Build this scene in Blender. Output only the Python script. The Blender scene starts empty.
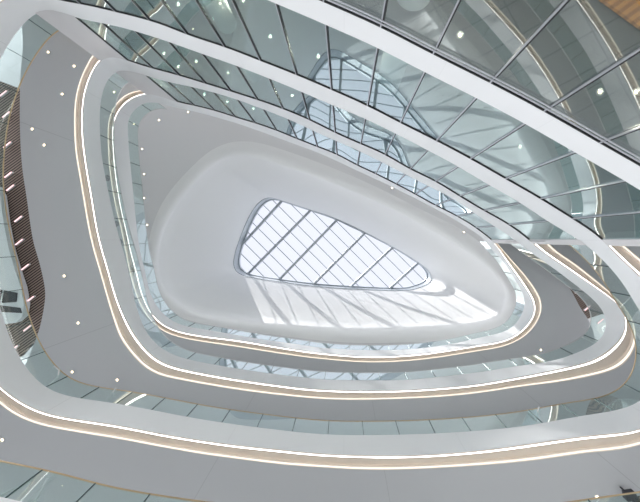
import bpy, math, random
random.seed(4)
C = bpy.context.scene.collection
F = 330.0; ZX, ZY = 344.0, 240.0      # focal length in px, zenith point of the view (everything upright converges there)
CAMH = 1.6
PI = math.pi

# ------------------------------------------------------------------ helpers
def W(px, py, z):
    return ((px-ZX)*z/F, (py-ZY)*z/F, z+CAMH)

N = 720
ANG = [2*PI*i/N for i in range(N)]

def smooth(v, s):
    k = int(3*s)+1
    w = [math.exp(-.5*(j/s)**2) for j in range(-k, k+1)]; t = sum(w)
    return [sum(w[j+k]*v[(i+j) % N] for j in range(-k, k+1))/t for i in range(N)]

def curve(pts, s=3.0):
    """closed outline -> radius about the zenith for each angle step (splined and faired in the plane)"""
    q = sorted(pts, key=lambda p: math.atan2(p[1]-ZY, p[0]-ZX) % (2*PI)); n = len(q); d = []
    for i in range(n):
        p0, p1, p2, p3 = q[i-1], q[i], q[(i+1) % n], q[(i+2) % n]
        l = math.dist(p1, p2); l0 = math.dist(p0, p1); l2 = math.dist(p2, p3); k = max(2, int(l/1.0))
        m1 = [(p2[c]-p0[c])/(l+l0+1e-6)*l for c in (0,1)]; m2 = [(p3[c]-p1[c])/(l+l2+1e-6)*l for c in (0,1)]
        for j in range(k):
            t = j/k
            d.append(tuple((2*t**3-3*t*t+1)*p1[c]+(t**3-2*t*t+t)*m1[c]+(-2*t**3+3*t*t)*p2[c]+(t**3-t*t)*m2[c] for c in (0,1)))
    # even steps
    L = [0]
    for i in range(len(d)): L.append(L[-1]+math.dist(d[i], d[(i+1) % len(d)]))
    n = int(L[-1]/2); e = []; j = 0
    for i in range(n):
        x = L[-1]*i/n
        while L[j+1] < x: j += 1
        t = (x-L[j])/(L[j+1]-L[j]+1e-9); a, b = d[j], d[(j+1) % len(d)]; e.append((a[0]+(b[0]-a[0])*t, a[1]+(b[1]-a[1])*t))
    sg = s*3.2/2; k = int(3*sg)+1; w = [math.exp(-.5*(j/sg)**2) for j in range(-k, k+1)]; tw = sum(w)
    def gs(e): return [tuple(sum(w[j+k]*e[(i+j) % n][c] for j in range(-k, k+1))/tw for c in (0,1)) for i in range(n)]
    g = gs(e); g2 = gs(g)
    g = [(2*a[0]-b[0], 2*a[1]-b[1]) for a, b in zip(g, g2)]      # keeps the bends from shrinking
    pol = sorted((math.atan2(y-ZY, x-ZX) % (2*PI), math.hypot(x-ZX, y-ZY)) for x, y in g)
    pol = [(pol[-1][0]-2*PI, pol[-1][1])]+pol+[(pol[0][0]+2*PI, pol[0][1])]
    out = []; j = 0
    for a in ANG:
        while pol[j+1][0] < a: j += 1
        (a0, r0), (a1, r1) = pol[j], pol[j+1]; t = (a-a0)/(a1-a0+1e-9)
        x = r0*math.cos(a0)*(1-t)+r1*math.cos(a1)*t; y = r0*math.sin(a0)*(1-t)+r1*math.sin(a1)*t
        out.append(math.hypot(x, y))
    return out

def mul(c, k): return [v*k for v in c]
def mix(a, b, t): return [x*(1-t)+y*t for x, y in zip(a, b)]
def plan(c, z): return [v*z/F for v in c]          # px radius -> metres
def at(R, a):                                       # radius (m) at any angle
    u = (a % (2*PI))/(2*PI)*N; i = int(u); t = u-i
    return R[i % N]*(1-t)+R[(i+1) % N]*t
def P(R, a, z, off=0.0):
    r = at(R, a)+off
    return (r*math.cos(a), r*math.sin(a), z+CAMH)
def offs(R, d):
    """plan outline moved outwards by d metres along its normal, as points"""
    pts = []
    for i, a in enumerate(ANG):
        p = P(R, ANG[i-1], 0); q = P(R, ANG[(i+1) % N], 0)
        tx, ty = q[0]-p[0], q[1]-p[1]; l = math.hypot(tx, ty)
        c = P(R, a, 0)
        pts.append((c[0]+ty/l*d, c[1]-tx/l*d))
    return pts
def nrm(R, a):
    e = .006
    p = P(R, a-e, 0); q = P(R, a+e, 0); tx, ty = q[0]-p[0], q[1]-p[1]; l = math.hypot(tx, ty)
    return ty/l, -tx/l

class MB:
    def __init__(s): s.v = []; s.f = []; s.m = []; s.s = []
    def grid(s, rows, closed=False, mi=0, sm=True):
        b = len(s.v); n = len(rows[0])
        for r in rows: s.v += r
        for j in range(len(rows)-1):
            for i in range(n if closed else n-1):
                k = (i+1) % n
                s.f.append((b+j*n+i, b+j*n+k, b+(j+1)*n+k, b+(j+1)*n+i)); s.m.append(mi); s.s.append(sm)
    def box8(s, p, mi=0):
        b = len(s.v); s.v += p
        for f in ((0,1,2,3),(7,6,5,4),(0,4,5,1),(1,5,6,2),(2,6,7,3),(3,7,4,0)):
            s.f.append(tuple(b+i for i in f)); s.m.append(mi); s.s.append(False)
    def bar(s, p, q, w, h, mi=0):
        """horizontal-ish bar, width w, height h centred on p-q"""
        dx, dy, dz = (q[i]-p[i] for i in range(3)); l = math.hypot(dx, dy) or 1
        nx, ny = -dy/l*w/2, dx/l*w/2
        P_ = []
        for c in (p, q):
            P_ += [(c[0]+nx, c[1]+ny, c[2]-h/2), (c[0]-nx, c[1]-ny, c[2]-h/2), (c[0]-nx, c[1]-ny, c[2]+h/2), (c[0]+nx, c[1]+ny, c[2]+h/2)]
        s.box8(P_, mi)
    def tube(s, pts, r, n=8, mi=0, closed=False, cap=True):
        from mathutils import Vector
        pv = [Vector(p) for p in pts]; rows = []
        L = len(pv)
        for i, p in enumerate(pv):
            a = pv[i-1] if (i or closed) else p; b_ = pv[(i+1) % L] if (i < L-1 or closed) else p
            t = (b_-a).normalized(); up = Vector((0,0,1)) if abs(t.z) < .95 else Vector((1,0,0))
            u = t.cross(up).normalized(); w = u.cross(t)
            rows.append([tuple(p+(u*math.cos(2*PI*k/n)+w*math.sin(2*PI*k/n))*r) for k in range(n)])
        if closed: rows.append(rows[0])
        b = len(s.v); s.grid(rows, True, mi)
        if cap and not closed:
            s.f.append(tuple(b+k for k in range(n))); s.m.append(mi); s.s.append(False)
            s.f.append(tuple(b+(L-1)*n+k for k in reversed(range(n)))); s.m.append(mi); s.s.append(False)
    def lathe(s, c, prof, n=24, mi=0):
        s.grid([[(c[0]+r*math.cos(2*PI*k/n), c[1]+r*math.sin(2*PI*k/n), c[2]+z) for k in range(n)] for r, z in prof], True, mi)
    def build(s, name, mats, parent=None, loc=None):
        me = bpy.data.meshes.new(name)
        v = s.v
        if loc: v = [(a-loc[0], b-loc[1], c-loc[2]) for a, b, c in v]
        me.from_pydata(v, [], s.f)
        if not isinstance(mats, (list, tuple)): mats = [mats]
        for m in mats: me.materials.append(m)
        for p, mi, sm in zip(me.polygons, s.m, s.s): p.material_index = mi; p.use_smooth = sm
        me.update()
        o = bpy.data.objects.new(name, me); C.objects.link(o)
        if parent: o.parent = parent
        if loc and not parent: o.location = loc
        return o

def tag(o, label, cat, group=None, kind=None):
    if label: o['label'] = label
    if cat: o['category'] = cat
    if group: o['group'] = group
    if kind: o['kind'] = kind
    return o
def thing(name, label, cat, loc=(0,0,0), group=None):
    o = bpy.data.objects.new(name, None); C.objects.link(o); o.location = loc
    o.empty_display_size = .2
    return tag(o, label, cat, group)
def struct(o, label=None, cat=None): return tag(o, label, cat, None, 'structure')

# ------------------------------------------------------------------ materials
def mat(name, col, rough=.5, metal=0, spec=.5, bump=0, bscale=20, var=0):
    m = bpy.data.materials.new(name); m.use_nodes = True; nt = m.node_tree; b = nt.nodes['Principled BSDF']
    b.inputs['Base Color'].default_value = (*col, 1); b.inputs['Roughness'].default_value = rough
    b.inputs['Metallic'].default_value = metal; b.inputs['Specular IOR Level'].default_value = spec
    if var or bump:
        tc = nt.nodes.new('ShaderNodeTexCoord'); nz = nt.nodes.new('ShaderNodeTexNoise'); nz.inputs['Scale'].default_value = bscale
        nt.links.new(tc.outputs['Object'], nz.inputs['Vector'])
        if var:
            mx = nt.nodes.new('ShaderNodeMix'); mx.data_type = 'RGBA'
            mx.inputs['A'].default_value = (*[c*(1-var) for c in col], 1); mx.inputs['B'].default_value = (*[min(1, c*(1+var)) for c in col], 1)
            nt.links.new(nz.outputs['Fac'], mx.inputs['Factor']); nt.links.new(mx.outputs['Result'], b.inputs['Base Color'])
        if bump:
            bp = nt.nodes.new('ShaderNodeBump'); bp.inputs['Strength'].default_value = bump; bp.inputs['Distance'].default_value = .01
            nt.links.new(nz.outputs['Fac'], bp.inputs['Height']); nt.links.new(bp.outputs['Normal'], b.inputs['Normal'])
    return m
def emit(name, col, st):
    m = bpy.data.materials.new(name); m.use_nodes = True; nt = m.node_tree; nt.nodes.clear()
    e = nt.nodes.new('ShaderNodeEmission'); e.inputs[0].default_value = (*col, 1); e.inputs[1].default_value = st
    o = nt.nodes.new('ShaderNodeOutputMaterial'); nt.links.new(e.outputs[0], o.inputs[0]); return m
def glass(name, tint, f0, gtint=(.93,1,1), p=5.0):
    m = bpy.data.materials.new(name); m.use_nodes = True; nt = m.node_tree; nt.nodes.clear()
    lw = nt.nodes.new('ShaderNodeLayerWeight'); lw.inputs['Blend'].default_value = .5
    pw = nt.nodes.new('ShaderNodeMath'); pw.operation = 'POWER'; pw.inputs[1].default_value = p
    nt.links.new(lw.outputs['Facing'], pw.inputs[0])
    if p < 0:      # low-iron pane: clear face on, mirror-like when seen edge on
        pw = nt.nodes.new('ShaderNodeMapRange'); pw.interpolation_type = 'SMOOTHSTEP'; pw.inputs['From Min'].default_value = .28; pw.inputs['From Max'].default_value = .78; pw.inputs['To Max'].default_value = .62
        nt.links.new(lw.outputs['Facing'], pw.inputs['Value'])
    ma = nt.nodes.new('ShaderNodeMath'); ma.operation = 'MULTIPLY_ADD'; ma.inputs[1].default_value = 1-f0; ma.inputs[2].default_value = f0; ma.use_clamp = True
    nt.links.new(pw.outputs[0], ma.inputs[0])
    tr = nt.nodes.new('ShaderNodeBsdfTransparent'); tr.inputs[0].default_value = (*tint, 1)
    gl = nt.nodes.new('ShaderNodeBsdfGlossy'); gl.inputs['Roughness'].default_value = 0.0; gl.inputs['Color'].default_value = (*gtint, 1)
    mx = nt.nodes.new('ShaderNodeMixShader'); o = nt.nodes.new('ShaderNodeOutputMaterial')
    nt.links.new(ma.outputs[0], mx.inputs[0]); nt.links.new(tr.outputs[0], mx.inputs[1]); nt.links.new(gl.outputs[0], mx.inputs[2]); nt.links.new(mx.outputs[0], o.inputs[0])
    return m
def seamed(name, col, rough, count, w, dark):
    """painted metal lining with thin radial panel joints"""
    m = mat(name, col, rough, spec=.35); nt = m.node_tree; b = nt.nodes['Principled BSDF']
    tc = nt.nodes.new('ShaderNodeTexCoord'); sp = nt.nodes.new('ShaderNodeSeparateXYZ'); nt.links.new(tc.outputs['Object'], sp.inputs[0])
    at2 = nt.nodes.new('ShaderNodeMath'); at2.operation = 'ARCTAN2'; nt.links.new(sp.outputs['Y'], at2.inputs[0]); nt.links.new(sp.outputs['X'], at2.inputs[1])
    k = nt.nodes.new('ShaderNodeMath'); k.operation = 'MULTIPLY'; k.inputs[1].default_value = count/(2*PI); nt.links.new(at2.outputs[0], k.inputs[0])
    fr = nt.nodes.new('ShaderNodeMath'); fr.operation = 'FRACT'; nt.links.new(k.outputs[0], fr.inputs[0])
    lt = nt.nodes.new('ShaderNodeMath'); lt.operation = 'LESS_THAN'; lt.inputs[1].default_value = w; nt.links.new(fr.outputs[0], lt.inputs[0])
    mx = nt.nodes.new('ShaderNodeMix'); mx.data_type = 'RGBA'; mx.inputs['A'].default_value = (*col, 1); mx.inputs['B'].default_value = (*[c*dark for c in col], 1)
    nt.links.new(lt.outputs[0], mx.inputs['Factor']); nt.links.new(mx.outputs['Result'], b.inputs['Base Color']); return m
def tiled(name, col, line, scale, rot=0, bw=1.2, rh=.6, ms=.012):
    m = mat(name, col, .6, spec=.3); nt = m.node_tree; b = nt.nodes['Principled BSDF']
    tc = nt.nodes.new('ShaderNodeTexCoord'); mp = nt.nodes.new('ShaderNodeMapping'); mp.inputs['Rotation'].default_value[2] = rot
    br = nt.nodes.new('ShaderNodeTexBrick'); br.offset = 0; br.inputs['Scale'].default_value = scale
    br.inputs['Color1'].default_value = (*col, 1); br.inputs['Color2'].default_value = (*[c*.96 for c in col], 1); br.inputs['Mortar'].default_value = (*line, 1)
    br.inputs['Brick Width'].default_value = bw; br.inputs['Row Height'].default_value = rh; br.inputs['Mortar Size'].default_value = ms
    nt.links.new(tc.outputs['Object'], mp.inputs[0]); nt.links.new(mp.outputs[0], br.inputs['Vector']); nt.links.new(br.outputs['Color'], b.inputs['Base Color'])
    return m
def slats(name, c1, c2, rot, scale):
    m = mat(name, c1, .55, spec=.3); nt = m.node_tree; b = nt.nodes['Principled BSDF']
    tc = nt.nodes.new('ShaderNodeTexCoord'); mp = nt.nodes.new('ShaderNodeMapping'); mp.inputs['Rotation'].default_value[2] = rot
    wv = nt.nodes.new('ShaderNodeTexWave'); wv.inputs['Scale'].default_value = scale; wv.bands_direction = 'Y'; wv.inputs['Distortion'].default_value = .3; wv.inputs['Detail'].default_value = 0
    nz = nt.nodes.new('ShaderNodeTexNoise'); nz.inputs['Scale'].default_value = 3
    cr = nt.nodes.new('ShaderNodeValToRGB'); cr.color_ramp.elements[0].position = .3; cr.color_ramp.elements[1].position = .62
    cr.color_ramp.elements[0].color = (*c2, 1); cr.color_ramp.elements[1].color = (*c1, 1)
    nt.links.new(tc.outputs['Object'], mp.inputs[0]); nt.links.new(mp.outputs[0], wv.inputs['Vector']); nt.links.new(wv.outputs['Fac'], cr.inputs[0])
    nt.links.new(cr.outputs[0], b.inputs['Base Color'])
    return m

M = dict(
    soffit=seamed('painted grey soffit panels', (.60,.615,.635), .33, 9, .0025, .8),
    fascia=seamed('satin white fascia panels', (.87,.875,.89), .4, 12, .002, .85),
    band=mat('white painted facade band', (.68,.665,.675), .45),
    ceil=mat('white plaster ceiling', (.9,.905,.91), .45, spec=.4),
    beige=mat('beige cove lining', (.93,.83,.73), .5),
    lip=mat('cream cove lip', (.92,.84,.74), .5),
    strip=emit('white cove light strip', (1,.92,.89), 4.5),
    warm=emit('warm cove light strip', (1,.87,.72), 1.1),
    brass=mat('brushed brass handrail', (.62,.47,.30), .3, 1),
    rail=mat('pale steel handrail', (.7,.7,.7), .3, .8),
    dark=mat('black gasket', (.015,.016,.02), .5),
    alu=mat('silver aluminium mullion', (.55,.56,.60), .35, .6),
    bal=glass('balustrade glass', (.88,.95,.94), .03, (.95,1.0,1.0), -1),
    pane=glass('facade glass', (.68,.76,.75), .03, (.88,.99,1.0), 1.5),
    clear=glass('clear ground storey glass', (.84,.88,.87), .03, (.95,1.0,1.0), 1.7),
    sky=glass('skylight glass', (.97,.98,1), .02),
    joint=mat('dark green glass joint', (.05,.10,.10), .3),
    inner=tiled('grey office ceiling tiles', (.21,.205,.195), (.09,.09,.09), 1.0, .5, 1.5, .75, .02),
    wood=slats('brown slatted wood', (.33,.26,.22), (.035,.027,.022), .62, 2.6),
    oak=slats('orange oak slats', (.92,.42,.12), (.6,.25,.07), .62, 1.6),
    steel=mat('blue grey skylight steel', (.50,.54,.58), .4, .2),
    col=mat('white column render', (.85,.87,.86), .5),
    lamp=emit('downlight lens', (1,.80,.50), 6),
    tubel=emit('pink white linear lamp', (1,.60,.62), 1.5),
    trim=mat('white lamp trim', (.8,.8,.8), .4),
    floor=tiled('pale stone floor', (.84,.83,.81), (.6,.6,.58), 1, 0, 1.2, .6, .006),
    blockwall=mat('grey light blocking wall', (.42,.43,.43), .7),
    rim=mat('pale grey ceiling rim', (.76,.765,.775), .45, spec=.3),
    deck=mat('grey gallery floor', (.55,.55,.54), .6),
    black=mat('black housing', (.02,.022,.03), .5),
)

# ------------------------------------------------------------------ traced outlines (photo pixels), one level per height
fbA = curve([(54,0),(75,3),(115,12),(160,24),(187,35),(224,47),(260,61),(296,75),(331,90),(367,106),(400,123),(436,141),(470,159),(505,179),(540,199),(572,219),(592,232),(605,242),
    (611,250),(640,277),(674,312),(692,345),(692,377),(672,409),(640,429),(592,435),(542,442),(480,450.5),(420,455),(380,455.5),(320,453.5),(280,449.5),(240,445.5),(200,440),(160,433.5),(120,425.5),(80,419.5),
    (50,414),(32,407.5),(15,397.5),(0,386),(-15,366),(-32,320),(-44,255),(-56,172),(-50,103),(-39,60),(-15,20),(10,-4),(32,-6)], 5)
ftA = curve([(70,17),(112,25),(160,39),(205,55),(237,66),(270,79),(302,92),(320,100),(370,121),(402,137),(427,150),(457,166),(487,184),(519,202),(547,221),(579,240),
    (592,250),(607,265),(622,282),(639,311),(653,333),(659,357),(654,385),(640,401),(620,409),(580,416),(530,425),(480,430.5),(420,434),(360,435),(320,434),(280,430),(240,425),(200,419),(160,411.5),(120,404),(77,397.5),
    (57,392.5),(42,385),(32,374),(18,355),(8,332),(0,307),(-6,276),(-12,251),(-18,224),(-22,197),(-24,170),(-19,116),(-8,78),(3,54),(19,30),(36,13),(52,9)], 5)
fbB = curve([(130,62),(154,69),(180,76),(206,84),(232,92),(260,101),(285,110),(311,121),(335,133),(360,144),(385,155),(409,169),(434,181),(457,195),(482,210),(507,224),(530,241),
    (540,250),(562,265),(587,282),(607,296),(620,307),(625,320),(624,332),(612,347),(592,360),(567,367),(530,375),(480,384),(440,388),(395,390.5),(320,389.5),(260,382.5),(210,374.5),(180,368),(160,361),(147,350),(135,335),
    (125,317),(116,295),(109,270),(103,250),(97,225),(94,205),(89,177),(85,150),(83,125),(85,95),(91,77),(102,59),(114,57)], 3.5)
ftB = curve([(144,75),(160,80),(200,89),(235,99),(270,112),(290,120),(320,134),(359,151),(395,169),(426,185),(450,197),(471,211),(480,217),(515,240),
    (527,250),(542,260),(565,277),(590,297),(602,310),(606,320),(605,332),(597,342),(580,351),(555,360),(510,367),(480,372),(427,378),(402,380),(347,380),(320,379),(260,372),(220,365.5),(180,357),(160,347),(150,337),
    (144,327),(136,305),(130,277),(123,250),(117,230),(110,200),(105,175),(101,150),(100,125),(100,115),(101,100),(107,82),(116,71),(130,72)], 3.5)
fbC = curve([(177,102),(195,106),(215,111),(237,118),(257,124),(277,131),(299,140),(317,147),(337,155),(356,165),(375,174),(395,184),(414,194),(432,204),(452,214),(471,225),(492,241),
    (499,250),(507,262),(521,282),(532,300),(534,310),(529,322),(517,334),(502,341),(480,345),(420,354),(370,356.5),(320,353),(285,348),(240,340.5),(197,335),(175,330),(160,322),(150,310),(143,295),(138,275),
    (131,250),(129,240),(122,210),(117,180),(114,150),(114,125),(120,110),(132,99),(149,94),(162,97)], 2)
ftC = curve([(190,110.5),(215,117),(242,125),(270,135),(300,146),(320,153.5),(360,172),(390,186),(420,201),(450,217),(480,236),(486,242),
    (492,250),(502,260),(515,280),(524,297),(524,307),(517,322),(505,331),(480,337.5),(445,345),(410,349),(365,350),(320,347.5),(300,344.5),(260,339),(220,332),(182,325),(170,319),(160,310),(151,295),(146,275),
    (140,250),(137,230),(135,210),(132,180),(129,150),(128,128),(128,121),(133,112),(141,105),(149,102.5),(158,103),(170,106)], 2)
coA = [max(v, w) for v, w in zip(curve([(630,250),(662,277),(698,312),(717,345),(716,380),(692,415),(640,445),(580,454),(530,461),(480,465.5),(420,469),(370,470),(320,467.5),(280,464.5),(240,459.5),(200,454),(160,447),(120,439.5),(80,433),(50,427.5),(32,422.5),(15,415),(0,404),
    (-22,382),(-48,330),(-62,255),(-74,172),(-68,97),(-56,48),(-30,4),(-5,-18),(344,20),(500,140)]), mul(fbA, 1.02))]
coB = curve([(557,251),(572,261),(590,275),(610,292),(624,306),(634,324),(636,342),(630,357),(618,368),(592,376),(560,382),(520,387),(480,393),(440,397),(400,399),(360,400),(320,399),(260,393),(222,387.5),(180,380),(156,374),(142,365),(130,352),(120,338),(112.5,317),
    (106,295),(99,270),(93,250),(87.5,225),(84,205),(79,175),(75,150),(74,125),(75,100),(81,77),(92,56),(100,48),(344,125),(540,235)], 2.5)
coC = curve([(503,250),(512,260),(527,277),(539,295),(542,307),(537,322),(525,336),(505,346),(480,351),(420,360),(370,362.5),(320,359),(285,354.5),(240,347.5),(197,341),(175,336),(160,329),(147,316),(138,300),(130,275),
    (125,250),(121,230),(115,205),(110,175),(108,150),(108,125),(112,110),(125,95),(142,90),(155,91),(344,148),(492,238)], 2)
fb1 = mul(fbA, 1.585); ft1 = [r*(1.435-.04*math.exp(-((math.degrees(a)-150)/11)**2)) for r, a in zip(fbA, ANG)]; co1 = mul(fbA, 1.66)
A0 = math.radians(0.55)              # end of the facade at right
A1 = math.radians(216.4)             # gallery stops at the pier
A2 = math.radians(219.6)             # facade starts
i0, i1, i2 = 1, 433, 439

outA = mul(fbA, 1.75); out1 = mul(fbA, 3.3)
outB = curve([(22,10),(23,45),(21,68),(20,90),(20,130),(22,165),(27,200),(33,240),(40,265),(45,290),(44,307),(38,333),(22,372),(-5,425),(60,500),(200,560),(344,570),(500,560),(650,500),(740,400),(745,300),(720,200),
    (640,90),(500,20),(344,-40),(200,-60),(110,-80),(40,-70)], 1.2)
outC = curve([(560,240),(557,262),(562,276),(572,292),(580,307),(589,321),(594,335),(600,372),(590,430),(480,480),(344,475),(150,430),(60,370),(-70,330),(-110,240),(-100,120),(0,-20),(130,-60),(250,-10),(344,30),(450,80),(540,150),(566,205)], 1.2)

LEV = [  # name, z bottom, z top, curves
    ('1', 7.72, 8.56, fb1, ft1, co1, out1),
    ('A', 12.3, 13.4, fbA, ftA, coA, outA),
    ('B', 16.1, 17.2, fbB, ftB, coB, outB),
    ('C', 20.0, 21.1, fbC, ftC, coC, outC)]
NAME = {'1': 'lowest', 'A': 'second', 'B': 'third', 'C': 'top'}
DESC = {'1': 'lowest white gallery ring, mostly cut off along the bottom edge',
        'A': 'outermost full gallery ring, wide white fascia and grey soffit with glowing beige cove',
        'B': 'middle gallery ring between outermost ring and the smallest one, beige cove lights',
        'C': 'smallest and highest gallery ring, hugging the white ceiling with the skylight'}

def ringrow(c, z, idx=None, zz=None):
    zz = z if zz is None else zz
    ii = range(N) if idx is None else idx
    return [(c[i]*z/F*math.cos(ANG[i]), c[i]*z/F*math.sin(ANG[i]), zz+CAMH) for i in ii]

gal = list(range(i0, i1+1)); fac = list(range(i2, N+1)); fac = [i % N for i in fac]
for nm, zb, zt, fb, ft, co, out in LEV:
    t = thing('gallery_ring', DESC[nm], 'balcony', (0,0,0))
    m = MB()                                              # fascia: closed band, slight eased lips
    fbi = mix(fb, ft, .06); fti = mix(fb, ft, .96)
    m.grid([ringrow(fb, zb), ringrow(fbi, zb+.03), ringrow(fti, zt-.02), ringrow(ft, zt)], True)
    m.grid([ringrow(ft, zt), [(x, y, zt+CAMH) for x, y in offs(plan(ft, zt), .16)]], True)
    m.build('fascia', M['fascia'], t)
    m = MB()
    # cove only on the gallery side
    L = lambda u, dz=0: ringrow(mix(co, fb, u), zb, gal, zb+dz)
    c = MB()
    c.grid([L(.26, -.02), L(.26, .10)]); c.grid([L(.26,.10), L(.79,.10)]); c.grid([L(.79,.10), L(.79,.03)])
    c.grid([L(.91,.03), L(.91,.0)]); c.grid([L(.91,0), L(1,0)])
    c.build('cove_lining', M['beige'], t)
    c = MB(); c.grid([L(.0), L(.04,-.025), L(.10,-.03)]); c.grid([L(.22,-.03), L(.26,-.02)]); c.build('cove_lip', M['lip'], t)['label'] = 'cream lip around the cove'
    c = MB(); c.grid([L(.79,.03), L(.91,.03)]); c.build('light_strip', M['strip'], t)['label'] = 'bright white line of light'
    c = MB(); c.grid([L(.10,-.03), L(.22,-.03)]); c.build('light_strip', M['warm'], t)['label'] = 'soft warm line of light along the outer edge'
    # soffit: gallery side from the cove outwards
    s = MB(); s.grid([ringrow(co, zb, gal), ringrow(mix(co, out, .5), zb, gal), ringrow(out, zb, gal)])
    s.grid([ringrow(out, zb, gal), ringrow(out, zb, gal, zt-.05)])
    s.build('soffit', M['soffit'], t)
    s = MB(); s.grid([[(x, y, zt+CAMH) for x, y in offs(plan(ft, zt), .16)], ringrow(out, zb, None, zt)], True)
    s.build('floor_deck', M['deck'], t)
    # offices' ceiling behind the facade
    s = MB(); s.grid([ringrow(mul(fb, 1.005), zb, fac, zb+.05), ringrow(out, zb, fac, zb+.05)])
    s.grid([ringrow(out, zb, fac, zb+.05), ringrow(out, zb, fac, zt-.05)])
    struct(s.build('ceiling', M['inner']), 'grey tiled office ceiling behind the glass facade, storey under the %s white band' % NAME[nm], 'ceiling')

# ------------------------------------------------------------------ glass balustrades
def balustrade(nm, ft, zt, label, step, h=1.1, mm='brass'):
    R = plan(ft, zt); t = thing('glass_balustrade', label, 'balustrade')
    a = A0+.004
    # equal arc lengths
    pts = [a]; 
    cum = 0; prev = P(R, a, 0); b = a; cuts = [a]
    while b < A1-.004:
        b += .002; q = P(R, b, 0); cum += math.hypot(q[0]-prev[0], q[1]-prev[1]); prev = q
        if cum >= step: cuts.append(b); cum = 0
    if A1-cuts[-1] > .01: cuts.append(A1-.003)
    for k in range(len(cuts)-1):
        u, v = cuts[k]+.0008, cuts[k+1]-.0008; n = max(3, int((v-u)/.012)+2)
        m = MB(); aa = [u+(v-u)*j/(n-1) for j in range(n)]
        f = []; g = []
        for x in aa:
            nx, ny = nrm(R, x); p = P(R, x, 0)
            f.append((p[0]+nx*.05, p[1]+ny*.05)); g.append((p[0]+nx*.068, p[1]+ny*.068))
        z0, z1 = zt-.02+CAMH, zt+h+CAMH
        m.grid([[(*p, z0) for p in f], [(*p, z1) for p in f]]); m.grid([[(*p, z0) for p in g], [(*p, z1) for p in g]])
        m.grid([[(*f[0], z0), (*g[0], z0)], [(*f[0], z1), (*g[0], z1)]], mi=1, sm=False); m.grid([[(*f[-1], z0), (*g[-1], z0)], [(*f[-1], z1), (*g[-1], z1)]], mi=1, sm=False)
        m.grid([[(*p, z1) for p in f], [(*p, z1) for p in g]], mi=1, sm=False)
        m.build('glass_panel', [M['bal'], M['joint']], t)
        if k:
            x = cuts[k]; nx, ny = nrm(R, x); p = P(R, x, 0); w = .011
            m = MB(); m.bar((p[0]+nx*.035, p[1]+ny*.035, zt+h/2+CAMH), (p[0]+nx*.075, p[1]+ny*.075, zt+h/2+CAMH), .022, h); m.build('joint', M['joint'], t)
    m = MB(); n = 420; rows = []
    for j in range(n+1):
        x = A0+(A1-A0)*j/n; nx, ny = nrm(R, x); p = P(R, x, 0); rows.append((p[0]+nx*.06, p[1]+ny*.06, zt+h+.02+CAMH))
    m.tube(rows, .026, 6); m.build('handrail', M[mm], t)
balustrade('1', ft1, 8.56, 'lowest glass balustrade with thin brass rail crossing the bottom left corner', 1.6)
balustrade('A', ftA, 13.4, 'widest complete glass balustrade, thin brass rail, standing on the outermost white ring', 1.45)
balustrade('B', ftB, 17.2, 'glass balustrade standing on the middle white ring', 1.45, mm='rail')
balustrade('C', ftC, 21.1, 'smallest glass balustrade, on the top white ring just below the ceiling', 1.3, 1.1, 'rail')

# ------------------------------------------------------------------ facade
MUL = [(80,4),(115,12),(152,24),(187,35),(224,47),(260,61),(296,75),(331,90),(367,106),(400,123),(436,141),(470,159),(505,179),(540,199),(572,219)]
MA = [math.atan2(y-ZY, x-ZX) % (2*PI) for x, y in MUL]
END = 2*PI+A0-.006
def facade(R0, z0, R1, z1, label, heavy=False):
    """storey of glazing from outline R0 at z0 to R1 at z1 (metres)"""
    t = thing('curtain_wall', label, 'glass facade')
    cuts = [A2]+MA+[END]
    def pt(x, u, off):
        p = P(R0, x, 0); q = P(R1, x, 0); nx, ny = nrm(R1, x)
        return (p[0]*(1-u)+q[0]*u+nx*off, p[1]*(1-u)+q[1]*u+ny*off, z0*(1-u)+z1*u+CAMH)
    for k in range(len(cuts)-1):
        u, v = cuts[k], cuts[k+1]; n = max(3, int((v-u)/.02)+2); aa = [u+(v-u)*j/(n-1) for j in range(n)]
        m = MB()
        for off in (.04, .055): m.grid([[pt(x, w, off) for x in aa] for w in (0, 1)])
        m.build('glass_pane', M['clear' if heavy else 'pane'], t)
    for x in cuts:
        m = MB(); nx, ny = nrm(R1, x); tx, ty = -ny, nx
        a_, b_ = pt(x, 0, .0), pt(x, 1, .0)
        def blk(o0, o1, w0, w1, mi):
            pp = []
            for c in (a_, b_):
                for o, w in ((o0,w0),(o1,w0),(o1,w1),(o0,w1)): pp.append((c[0]+nx*o+tx*w, c[1]+ny*o+ty*w, c[2]))
            m.box8(pp, mi)
        blk(.0, .04, -.016, .016, 0); blk(.002, .04, .016, .046, 1)
        blk(.055, .11, -.026, .026, 1)
        m.build('mullion', [M['alu'], M['dark']], t)
    for (w, hh, name) in ((1, .03, 'head_frame'), (0, .02, 'sill_frame')):
        m = MB(); n = 200; aa = [A2+(END-A2)*j/n for j in range(n+1)]
        def row(off, dz): return [(pt(x, w, off)[0], pt(x, w, off)[1], pt(x, w, off)[2]+dz) for x in aa]
        s_ = -1 if w else 1
        m.grid([row(.01, 0), row(.01, s_*hh)]); m.grid([row(.01, s_*hh), row(.04, s_*hh)]); m.grid([row(.04, s_*hh), row(.04, 0)])
        m.build(name, M['dark'] if w else M['alu'], t)
    if heavy:
        m = MB(); n = 200; aa = [A2+(END-A2)*j/n for j in range(n+1)]
        for dz, o in ((-.17, -.015), (-.27, -.01)):
            rr = [(pt(x, 1, o)[0], pt(x, 1, o)[1], pt(x, 1, o)[2]+dz) for x in aa]
            m.tube(rr, .022, 5)
        m.build('track_rail', M['alu'], t)
pl = plan
facade(pl(fb1, 7.72), -1.6, pl(fb1, 7.72), 7.72, 'ground storey of the glass facade, large panes in the top right corner', True)
facade(pl(ft1, 8.56), 8.56, pl(fbA, 12.3), 12.3, 'broad storey of glass between the two widest white bands, upper right')
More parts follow.
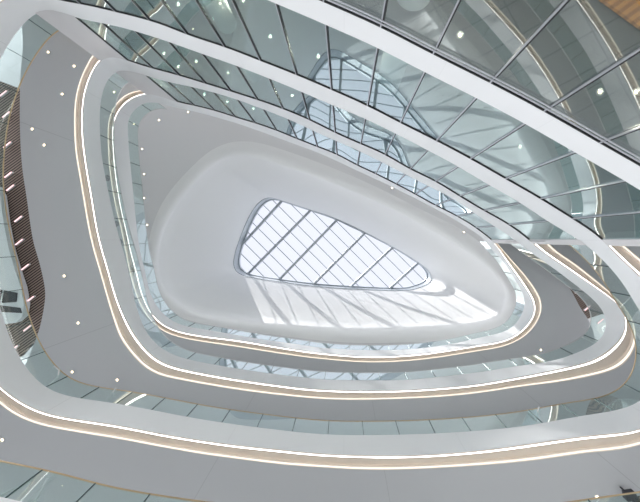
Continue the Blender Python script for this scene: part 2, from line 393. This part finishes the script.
facade(pl(ftA, 13.4), 13.4, pl(fbB, 16.1), 16.1, 'narrower storey of glass reflecting the skylight, between second and third white band')
facade(pl(ftB, 17.2), 17.2, pl(fbC, 20.0), 20.0, 'slimmest topmost strip of facade glass, just outside the white ceiling')
# unseen back walls added to darken the offices; lowest left open below for daylight
for z0, z1, o, lab in ((3.2, 7.72, mul(fb1, 2.0), 'lowest'), (8.56, 12.3, mul(fbA, 1.7), 'second'), (13.4, 16.1, mul(fbB, 1.75), 'third'), (17.2, 20.0, mul(fbC, 1.7), 'top')):
    zz = {'lowest': 7.72, 'second': 12.3, 'third': 16.1, 'top': 20.0}[lab]
    m = MB(); m.grid([ringrow(o, zz, fac, z0), ringrow(o, zz, fac, z1)]); m.grid([ringrow(mul(o, 1.01), zz, fac, z0), ringrow(mul(o, 1.01), zz, fac, z1)])
    struct(m.build('wall_lightblock', M['blockwall']), 'added unseen grey wall keeping daylight off the offices under the %s white band' % lab, 'wall')
# pier at the left end of the facade and slim jamb at its right end
lv = [(pl(fb1, 7.72), -1.6), (pl(fb1, 7.72), 7.8), (pl(ft1, 8.56), 8.5), (pl(fbA, 12.3), 12.35), (pl(ftA, 13.4), 13.35), (pl(fbB, 16.1), 16.15), (pl(ftB, 17.2), 17.15), (pl(fbC, 20), 20.05), (pl(ftC, 21.1), 21.05), (pl(ftC, 21.1), 24.05)]
for nm, u, v, lab in (('wall_left', A1-.002, A2, 'white pier where the gallery rings meet the glass facade, upper left'), ('wall_right', END-.004, 2*PI+A0+.012, 'slim white upright jamb closing the glass facade at right')):
    m = MB(); n = 6; aa = [u+(v-u)*j/(n-1) for j in range(n)]
    for k in (0, 2, 4, 6):
        (Ra, za), (Rb, zb_) = lv[k], lv[k+1]
        def row(z, R, off): return [(P(R, x, 0)[0]+nrm(R, x)[0]*off, P(R, x, 0)[1]+nrm(R, x)[1]*off, z+CAMH) for x in aa]
        m.grid([row(za, Ra, .0), row(zb_, Rb, .0)]); m.grid([row(za, Ra, .4), row(zb_, Rb, .4)])
        for e in (0, -1): m.grid([[row(za, Ra, 0)[e], row(za, Ra, .4)[e]], [row(zb_, Rb, 0)[e], row(zb_, Rb, .4)[e]]], sm=False)
    struct(m.build(nm, M['band']), lab, 'wall')

# ------------------------------------------------------------------ ceiling with funnel to the skylight
SK = curve([(237,246),(245,225),(254,208),(262,200),(270,197.5),(285,201.5),(310,209.5),(335,218),(365,232),(397,249),(415,260),(427,269),(431.5,277),(429,283),(420,287.5),(407,290.5),(370,290),(320,287),(280,282),(245,276),(236,271),(233.5,264),(234.5,255)], .8)
K1 = curve([(160,207),(175,185),(192,167),(210,151),(225,144),(242,141),(267,145),(320,163),(370,184),(420,209),(470,235),(500,262),(517,288),(522,305),(514,322),(495,333),(445,341),(400,342.5),(360,343),(320,340.5),(260,333),(220,327),(178,316),(158,299),(149,275),(149,240)], 4)
K2 = curve([(172,215),(185,197),(210,170),(232,158),(255,159),(320,180),(370,200),(420,225),(455,245),(480,264),(500,285),(505,302),(497,312),(478,320),(440,324),(400,326),(360,327),(320,325.5),(260,321),(220,316),(185,306),(167,290),(159,268),(162,240)], 4)
ZC, ZK, ZS, ZG = 24.0, 24.8, 33.5, 35.3
CO = [max(v, 60)*1.0 for v in mul(outC, 1.25)]
m = MB()
rows = [ringrow(CO, ZC), ringrow(mix(CO, K1, .8), ZC), ringrow(K1, ZC)]
m.grid(rows, True); struct(m.build('ceiling', M['rim']), 'grey flat rim around the white top ceiling, dotted with downlights', 'ceiling'); m = MB()
rows = []
for j in range(9):                                   # eased turn from the rim into the funnel
    u = j/8; a = u*PI/2*.92
    z = ZC+(ZK-ZC)*(1-math.cos(a))/(1-math.cos(PI/2*.92)); rows.append(ringrow(mix(K1, K2, math.sin(a)/math.sin(PI/2*.92)), z))
for j in range(1, 11):
    u = j/10; z = ZK+(ZS-ZK)*u
    R = mix(plan(K2, ZK), plan(SK, ZS), u**.92)
    rows.append([(R[i]*math.cos(ANG[i]), R[i]*math.sin(ANG[i]), z+CAMH) for i in range(N)])
m.grid(rows, True)
# roof deck behind the funnel keeps daylight out
m.grid([ringrow(CO, ZC), ringrow(CO, ZC, None, ZS), ringrow(mul(SK, 1.08), ZS, None, ZS+.4), ringrow(mul(SK,1.04), ZS, None, ZG+.1)], True, sm=False)
struct(m.build('ceiling', M['ceil']), 'smooth white funnel shaped top ceiling around the skylight', 'ceiling')

sky = thing('skylight', 'rounded triangular roof skylight with grey diagonal beams, centre of the ceiling', 'skylight')
RS = plan(SK, ZS)
def srow(z, k=1.0, off=0): return [((RS[i]*k+off)*math.cos(ANG[i]), (RS[i]*k+off)*math.sin(ANG[i]), z+CAMH) for i in range(N)]
m = MB(); m.grid([srow(ZS-.02, 1, .02), srow(ZS-.02, 1, -.06), srow(ZS+.05, 1, -.06), srow(ZS+.05, 1, 0), srow(ZG-.35, 1, 0)], True, sm=False)
m.grid([srow(ZG-.35, 1, 0), srow(ZG-.35, 1, -.12), srow(ZG+.05, 1, -.12)], True, sm=False)
m.build('frame', M['steel'], sky)
m = MB(); b = len(m.v); m.v += srow(ZG, 1, -.1); m.f.append(tuple(range(N))); m.m.append(0); m.s.append(False); m.build('glass_pane', M['sky'], sky)
poly = [(p[0], p[1]) for p in srow(0)]
def clip(p, d):
    ts = []
    for i in range(N):
        x1, y1 = poly[i]; x2, y2 = poly[(i+1) % N]
        ex, ey = x2-x1, y2-y1; det = d[0]*(-ey)+ex*d[1]
        if abs(det) < 1e-9: continue
        rx, ry = x1-p[0], y1-p[1]
        tt = (rx*(-ey)+ex*ry)/det; s_ = (d[0]*ry-d[1]*rx)/det
        if 0 <= s_ < 1: ts.append(tt)
    return (min(ts), max(ts)) if len(ts) >= 2 else None
def line(p, q, z, w, h, name, mm):
    a_ = ((p[0]-ZX)*z/F, (p[1]-ZY)*z/F); b_ = ((q[0]-ZX)*z/F, (q[1]-ZY)*z/F)
    d = (b_[0]-a_[0], b_[1]-a_[1]); c = clip(a_, d)
    if not c: return
    l = math.hypot(*d); t0, t1 = c[0]+.04/l, c[1]-.04/l
    if (t1-t0)*l < .3: return
    m = MB(); m.bar((a_[0]+d[0]*t0, a_[1]+d[1]*t0, z+CAMH), (a_[0]+d[0]*t1, a_[1]+d[1]*t1, z+CAMH), w, h); m.build(name, mm, sky)
for p, q in (((251,235),(281,202)),((246,276),(310,211)),((278,281),(337,220)),((312,286),(365,233)),((348,289),(392,248)),((389,289),(418,263))):
    line(p, q, ZG-.28, .24, .34, 'beam', M['steel'])
for k in range(-1, 13):
    c = 12.6-14.2*k
    line((300, 300+c), (400, 400+c), ZG-.06, .075, .10, 'glazing_bar', M['steel'])

# ------------------------------------------------------------------ slatted wood ceilings, bulkhead
def slab(name, px, z, th, mm, label, cat, kind=None):
    m = MB(); n = len(px); lo = [W(x, y, z) for x, y in px]; hi = [(a, b, c+th) for a, b, c in lo]
    m.v += lo+hi; m.f += [tuple(range(n)), tuple(range(2*n-1, n-1, -1))]; m.m += [0, 0]; m.s += [False]*2
    for i in range(n):
        j = (i+1) % n; m.f.append((i, j, n+j, n+i)); m.m.append(0); m.s.append(False)
    o = m.build(name, mm); return tag(o, label, cat, None, kind)
slab('ceiling', [(-90,52),(0,81),(21,89),(60,120),(80,250),(75,300),(38,337),(20,357),(-30,330),(-90,310)], 17.4, .2, M['wood'], 'brown slatted wood ceiling at the left edge, beyond the grey soffit', 'ceiling', 'structure')
slab('ceiling', [(540,235),(640,235),(650,290),(608,312),(590,318),(560,330),(540,300)], 21.4, .2, M['wood'], 'small dark slatted wood ceiling seen inside the right bend of the middle ring', 'ceiling', 'structure')
slab('ceiling', [(600,-3),(655,37),(760,-20),(690,-110)], 7.66, .08, M['oak'], 'orange oak slatted ceiling in the top right corner', 'ceiling', 'structure')
bp = [(-60,180),(-20,183),(-5,186),(0,195),(4,225),(9,250),(15,270),(21,288),(24,305),(22,317),(15,323),(6,324),(-10,322),(-60,310)]
slab('bulkhead', bp, 17.0, .35, M['fascia'], 'white rounded bulkhead under the brown slatted ceiling at left edge', 'bulkhead')
w_ = thing('ribbon_window', 'dark strip window in the white bulkhead at left edge', 'window', W(6, 300, 16.98))
for i, q in enumerate(([(-40,286),(2,290),(-1,303),(-40,298)], [(4,290.5),(17,293),(16,302),(1.5,303)], [(-4,305),(20,308),(21.5,313),(0,312)])):
    m = MB(); lo = [W(x, y, 16.97) for x, y in q]; m.box8(lo+[(a, b, c+.05) for a, b, c in lo]); o = m.build('pane', M['black'], w_); o.location = [-v for v in w_.location]

# ------------------------------------------------------------------ lamps
proto = None
def downlight(px, py, z, label, group, r=.085):
    global proto
    loc = W(px, py, z)
    if proto is None:
        t = thing('downlight', label, 'downlight', loc, group)
        m = MB(); m.lathe((0,0,0), [(.045,.006),(.075,-.018),(.09,-.018),(.092,.02)]); a = m.build('trim_ring', M['trim'], t)
        m = MB(); m.lathe((0,0,0), [(.001,.004),(.03,.004),(.046,.006)]); b = m.build('lens', M['lamp'], t)
        proto = t; return t
    t = proto.copy(); C.objects.link(t); t.location = loc; t['label'] = label; t['group'] = group
    for ch in list(proto.children):
        c = ch.copy(); C.objects.link(c); c.parent = t
    return t
for px, py, lab in ((48,52,'uppermost, beside the blue glass edge'),(74,66,'second from top, near the cove'),(62,94,'below the pair at upper left'),(32,129,'near the left soffit edge, upper one'),(44,145,'just right of and below its neighbour at left'),
                    (64,276,'alone halfway down the left side'),(78,323,'lower left, above the bend'),(72,372,'at the lower left bend beside the brass rail'),(117,380,'right of the one at the lower left bend')):
    downlight(px, py, 16.1-.01, 'downlight in middle ring soffit, '+lab, 'downlights under the middle ring')
downlight(114, 92, 20-.01, 'round downlight in the short grey soffit under the top ring, upper left', 'downlights under the top ring')
for px, py, lab in ((541,350,'by the right bend'),):
    downlight(px, py, 20-.01, 'downlight in grey soffit under the top ring, '+lab, 'downlights under the top ring')
for px, py, lab in ((2,440,'at the left picture edge'),(597,497,'lower right beside a black spotlight')):
    downlight(px, py, 12.3-.01, 'downlight in the outermost ring soffit, '+lab, 'downlights under the outermost ring')
for px, py, lab in ((134,124,'seen through the balustrade glass'),(159,120,'at upper left corner of the rim'),(142,149,'topmost of the four down the left side'),(144,174,'second of the four down the left side'),(144,198,'third of the four down the left side'),(147,225,'lowest of the four down the left side'),
                    (188,112,'near the upper edge, left end'),(392,188,'along the upper right edge, middle'),(464,232,'along the upper right edge, right end')):
    downlight(px, py, ZC-.01, 'downlight in white top ceiling rim, '+lab, 'downlights in the top ceiling rim')
for z, st, pts in ((12.35, 'second', ((178,5),(214,19),(243,1),(270,37),(318,57),(600,92))), (16.15, 'third', ((164,54),(196,62),(228,73),(292,96),(178,67))), (20.05, 'top', ((176,88),(204,95),(227,102),(253,109),(520,147))), (7.77, 'lowest', ((460,35),(636,92)))):
    for k, (px, py) in enumerate(pts):
        z_ = z
        if (px, py) == (600,92): z_, = (7.77,); 
        if (px, py) == (520,147): z_ = 12.35
        downlight(px, py, z_-.012, 'warm office ceiling downlight under the %s white band, %s from left' % ({7.77:'lowest',12.35:'second',16.15:'third',20.05:'top'}[z_], ('first','second','third','fourth','fifth','last')[k]), 'downlights in the office ceilings')
        pl_ = bpy.data.lights.new('downlight_glow', 'SPOT'); pl_.energy = 260; pl_.spot_size = 2.4; pl_.spot_blend = .6; pl_.color = (1,.88,.72); pl_.shadow_soft_size = .06
        po = bpy.data.objects.new('downlight_glow', pl_); C.objects.link(po); lx = W(px, py, z_-.05); po.location = lx
lp = None
for px, py, z, lab in ((4,94,17.3,'topmost at left edge'),(7,115,17.3,'second from top at left'),(8,145,17.3,'third from top at left'),(9,175,17.3,'upper one of the close pair at left'),(11,188,17.3,'lower one of the close pair at left'),(19,219,17.3,'sixth from top at left'),(20,242,17.3,'seventh from top at left'),
        (26,267,17.3,'just right of the white bulkhead top'),(31,299,17.3,'right of the white bulkhead'),(28,328,17.3,'below the white bulkhead'),(15,348,17.3,'lowest at left'),(578,291,21.3,'upper one in the right bend'),(587,308,21.3,'middle one in the right bend'),(600,321,21.3,'lowest in the right bend')):
    loc = W(px, py, z)
    if lp is None:
        lp = thing('linear_lamp', '', 'lamp', loc, 'linear lamps on the slatted ceilings')
        m = MB(); m.bar((-.19,.15,0), (.19,-.15,0), .07, .10); m.build('housing', M['trim'], lp)
        m = MB(); m.bar((-.185,.146,-.06), (.185,-.146,-.06), .05, .02); m.build('tube', M['tubel'], lp); t = lp
    else:
        t = lp.copy(); C.objects.link(t); t.location = loc
        for ch in list(lp.children): c = ch.copy(); C.objects.link(c); c.parent = t
    t['label'] = 'short slanting linear lamp on dark slatted wood, '+lab

# ------------------------------------------------------------------ office columns, small fittings
for (px, py, r, lab) in ((226,22,.36,'behind the facade glass, upper left of centre'),(388,84,.42,'behind the facade glass, right of the first')):
    x, y, _ = W(px, py, 12.2)
    t = thing('column', 'round white office column '+lab, 'column', (x, y, 0))
    for z0, z1 in ((-1.6+CAMH, 7.72+CAMH), (8.56+CAMH, 12.33+CAMH), (13.4+CAMH, 16.13+CAMH), (17.2+CAMH, 20.03+CAMH)):
        m = MB(); m.lathe((0,0,0), [(r, z0), (r, z1)], 32); m.build('shaft', M['col'], t)
# black spotlights at lower right, by the lowest rail
for px, py, lab in ((627,493,'left one, just above the brass rail'),(637,500,'right one, cut by the picture corner')):
    loc = W(px, py, 12.0); t = thing('spotlight', 'black box spotlight under the outermost soffit, '+lab, 'spotlight', loc, 'black spotlights')
    m = MB(); m.bar((-.17,.03,-.1), (.17,-.03,-.1), .26, .22); m.build('housing', M['black'], t)
    m = MB(); m.tube([(0,0,0),(0,0,.29)], .03, 8); m.build('stem', M['black'], t)
for px, py, z, lab in ((107.5,178,19.98,'top one of three left of centre'),(116,224,19.98,'middle one of three left of centre'),(120,242,19.98,'lowest of three left of centre')):
    m = MB(); m.lathe((0,0,0), [(.001,-.03),(.15,-.03),(.18,0)], 20); o = m.build('ceiling_speaker', M['black']); o.location = W(px, py, z)
    tag(o, 'dark round ceiling speaker beside the top ring cove, '+lab, 'speaker', 'dark round speakers')
# white handrails of the ramp behind the lowest balustrade
for pts, lab in ((((-8,500),(33.5,480),(25,492)),'left one with a hooked end'),(((33,506),(48,477)),'right one, straight')):
    m = MB(); m.tube([W(x, y, 9.62) for x, y in pts], .028, 8); o = m.build('handrail', M['trim'])
    tag(o, 'thin white handrail behind the lowest balustrade, bottom left, '+lab, 'handrail')
for pts, z, lab in ((((49,385),(58,377),(59,370),(54,366)), 14.3, 'hooked, at the lower left bend of the outermost ring'),(((106,401),(116,388)), 14.3, 'short and straight, bottom left of the outermost ring'),(((535,420),(539,407)), 14.3, 'short, lower right of the outermost ring'),(((582,337),(598,345)),18.2,'short, inside the right bend of the middle ring')):
    m = MB(); m.tube([W(x, y, z) for x, y in pts], .03, 8); o = m.build('handrail', M['trim'])  # white tubes modelled in place of small bright reflections in the balustrade glass
    tag(o, 'white tube as balustrade glass reflection, '+lab, 'handrail')

# ------------------------------------------------------------------ ground floor, daylight
m = MB(); m.v += [(-40,-40,0),(40,-40,0),(40,40,0),(-40,40,0)]; m.f.append((0,1,2,3)); m.m.append(0); m.s.append(False)
struct(m.build('floor', M['floor']), 'pale stone ground floor', 'floor')

wd = bpy.data.worlds.new('sky'); bpy.context.scene.world = wd; wd.use_nodes = True; nt = wd.node_tree
bg = nt.nodes['Background']
tc = nt.nodes.new('ShaderNodeTexCoord'); sp = nt.nodes.new('ShaderNodeSeparateXYZ'); nt.links.new(tc.outputs['Generated'], sp.inputs[0])
cr = nt.nodes.new('ShaderNodeValToRGB'); cr.color_ramp.elements[0].position = 0; cr.color_ramp.elements[1].position = .75
cr.color_ramp.elements[0].color = (.68,.685,.71,1); cr.color_ramp.elements[1].color = (.50,.515,.575,1)
nt.links.new(sp.outputs['Z'], cr.inputs[0]); nt.links.new(cr.outputs[0], bg.inputs[0])
sx = nt.nodes.new('ShaderNodeMath'); sx.operation = 'MULTIPLY_ADD'; sx.inputs[1].default_value = -1.0; sx.inputs[2].default_value = 1.7   # brighter towards the sun's side
nt.links.new(sp.outputs['X'], sx.inputs[0]); zz_ = nt.nodes.new('ShaderNodeMapRange'); zz_.inputs['From Min'].default_value = .1; zz_.inputs['From Max'].default_value = .7
zz_.inputs['To Min'].default_value = 1; zz_.inputs['To Max'].default_value = 0; nt.links.new(sp.outputs['Z'], zz_.inputs['Value'])
ml = nt.nodes.new('ShaderNodeMix'); ml.inputs['A'].default_value = 1.42; nt.links.new(zz_.outputs[0], ml.inputs['Factor'])
s2 = nt.nodes.new('ShaderNodeMath'); s2.operation = 'MULTIPLY'; s2.inputs[1].default_value = 1.6; nt.links.new(sx.outputs[0], s2.inputs[0])
sy = nt.nodes.new('ShaderNodeMath'); sy.operation = 'MULTIPLY_ADD'; sy.inputs[1].default_value = -1.3; nt.links.new(sp.outputs['Y'], sy.inputs[0]); nt.links.new(s2.outputs[0], sy.inputs[2])
nt.links.new(sy.outputs[0], ml.inputs['B']); nt.links.new(ml.outputs['Result'], bg.inputs[1])
bg.inputs[1].default_value = 1.85
sun = bpy.data.lights.new('sun', 'SUN'); sun.energy = 5.5; sun.angle = .009; sun.color = (1,.97,.93)
so = bpy.data.objects.new('sun', sun); C.objects.link(so)
from mathutils import Vector
so.rotation_euler = Vector((.48,.37,-1)).to_track_quat('-Z', 'Y').to_euler(); so.location = (0,0,45)

cam = bpy.data.cameras.new('camera'); cam.sensor_width = 36; cam.lens = F/640*36; cam.shift_x = -(ZX-320)/640; cam.shift_y = -(251-ZY)/640
co_ = bpy.data.objects.new('camera', cam); C.objects.link(co_); co_.location = (0,0,CAMH); co_.rotation_euler = (PI,0,0)
cam.clip_end = 500
sc = bpy.context.scene; sc.camera = co_
sc.view_settings.view_transform = 'Standard'; sc.view_settings.look = 'None'; sc.view_settings.gamma = 1; sc.view_settings.exposure = 0.42
sc.cycles.max_bounces = 14; sc.cycles.transparent_max_bounces = 24; sc.cycles.diffuse_bounces = 6; sc.cycles.glossy_bounces = 5
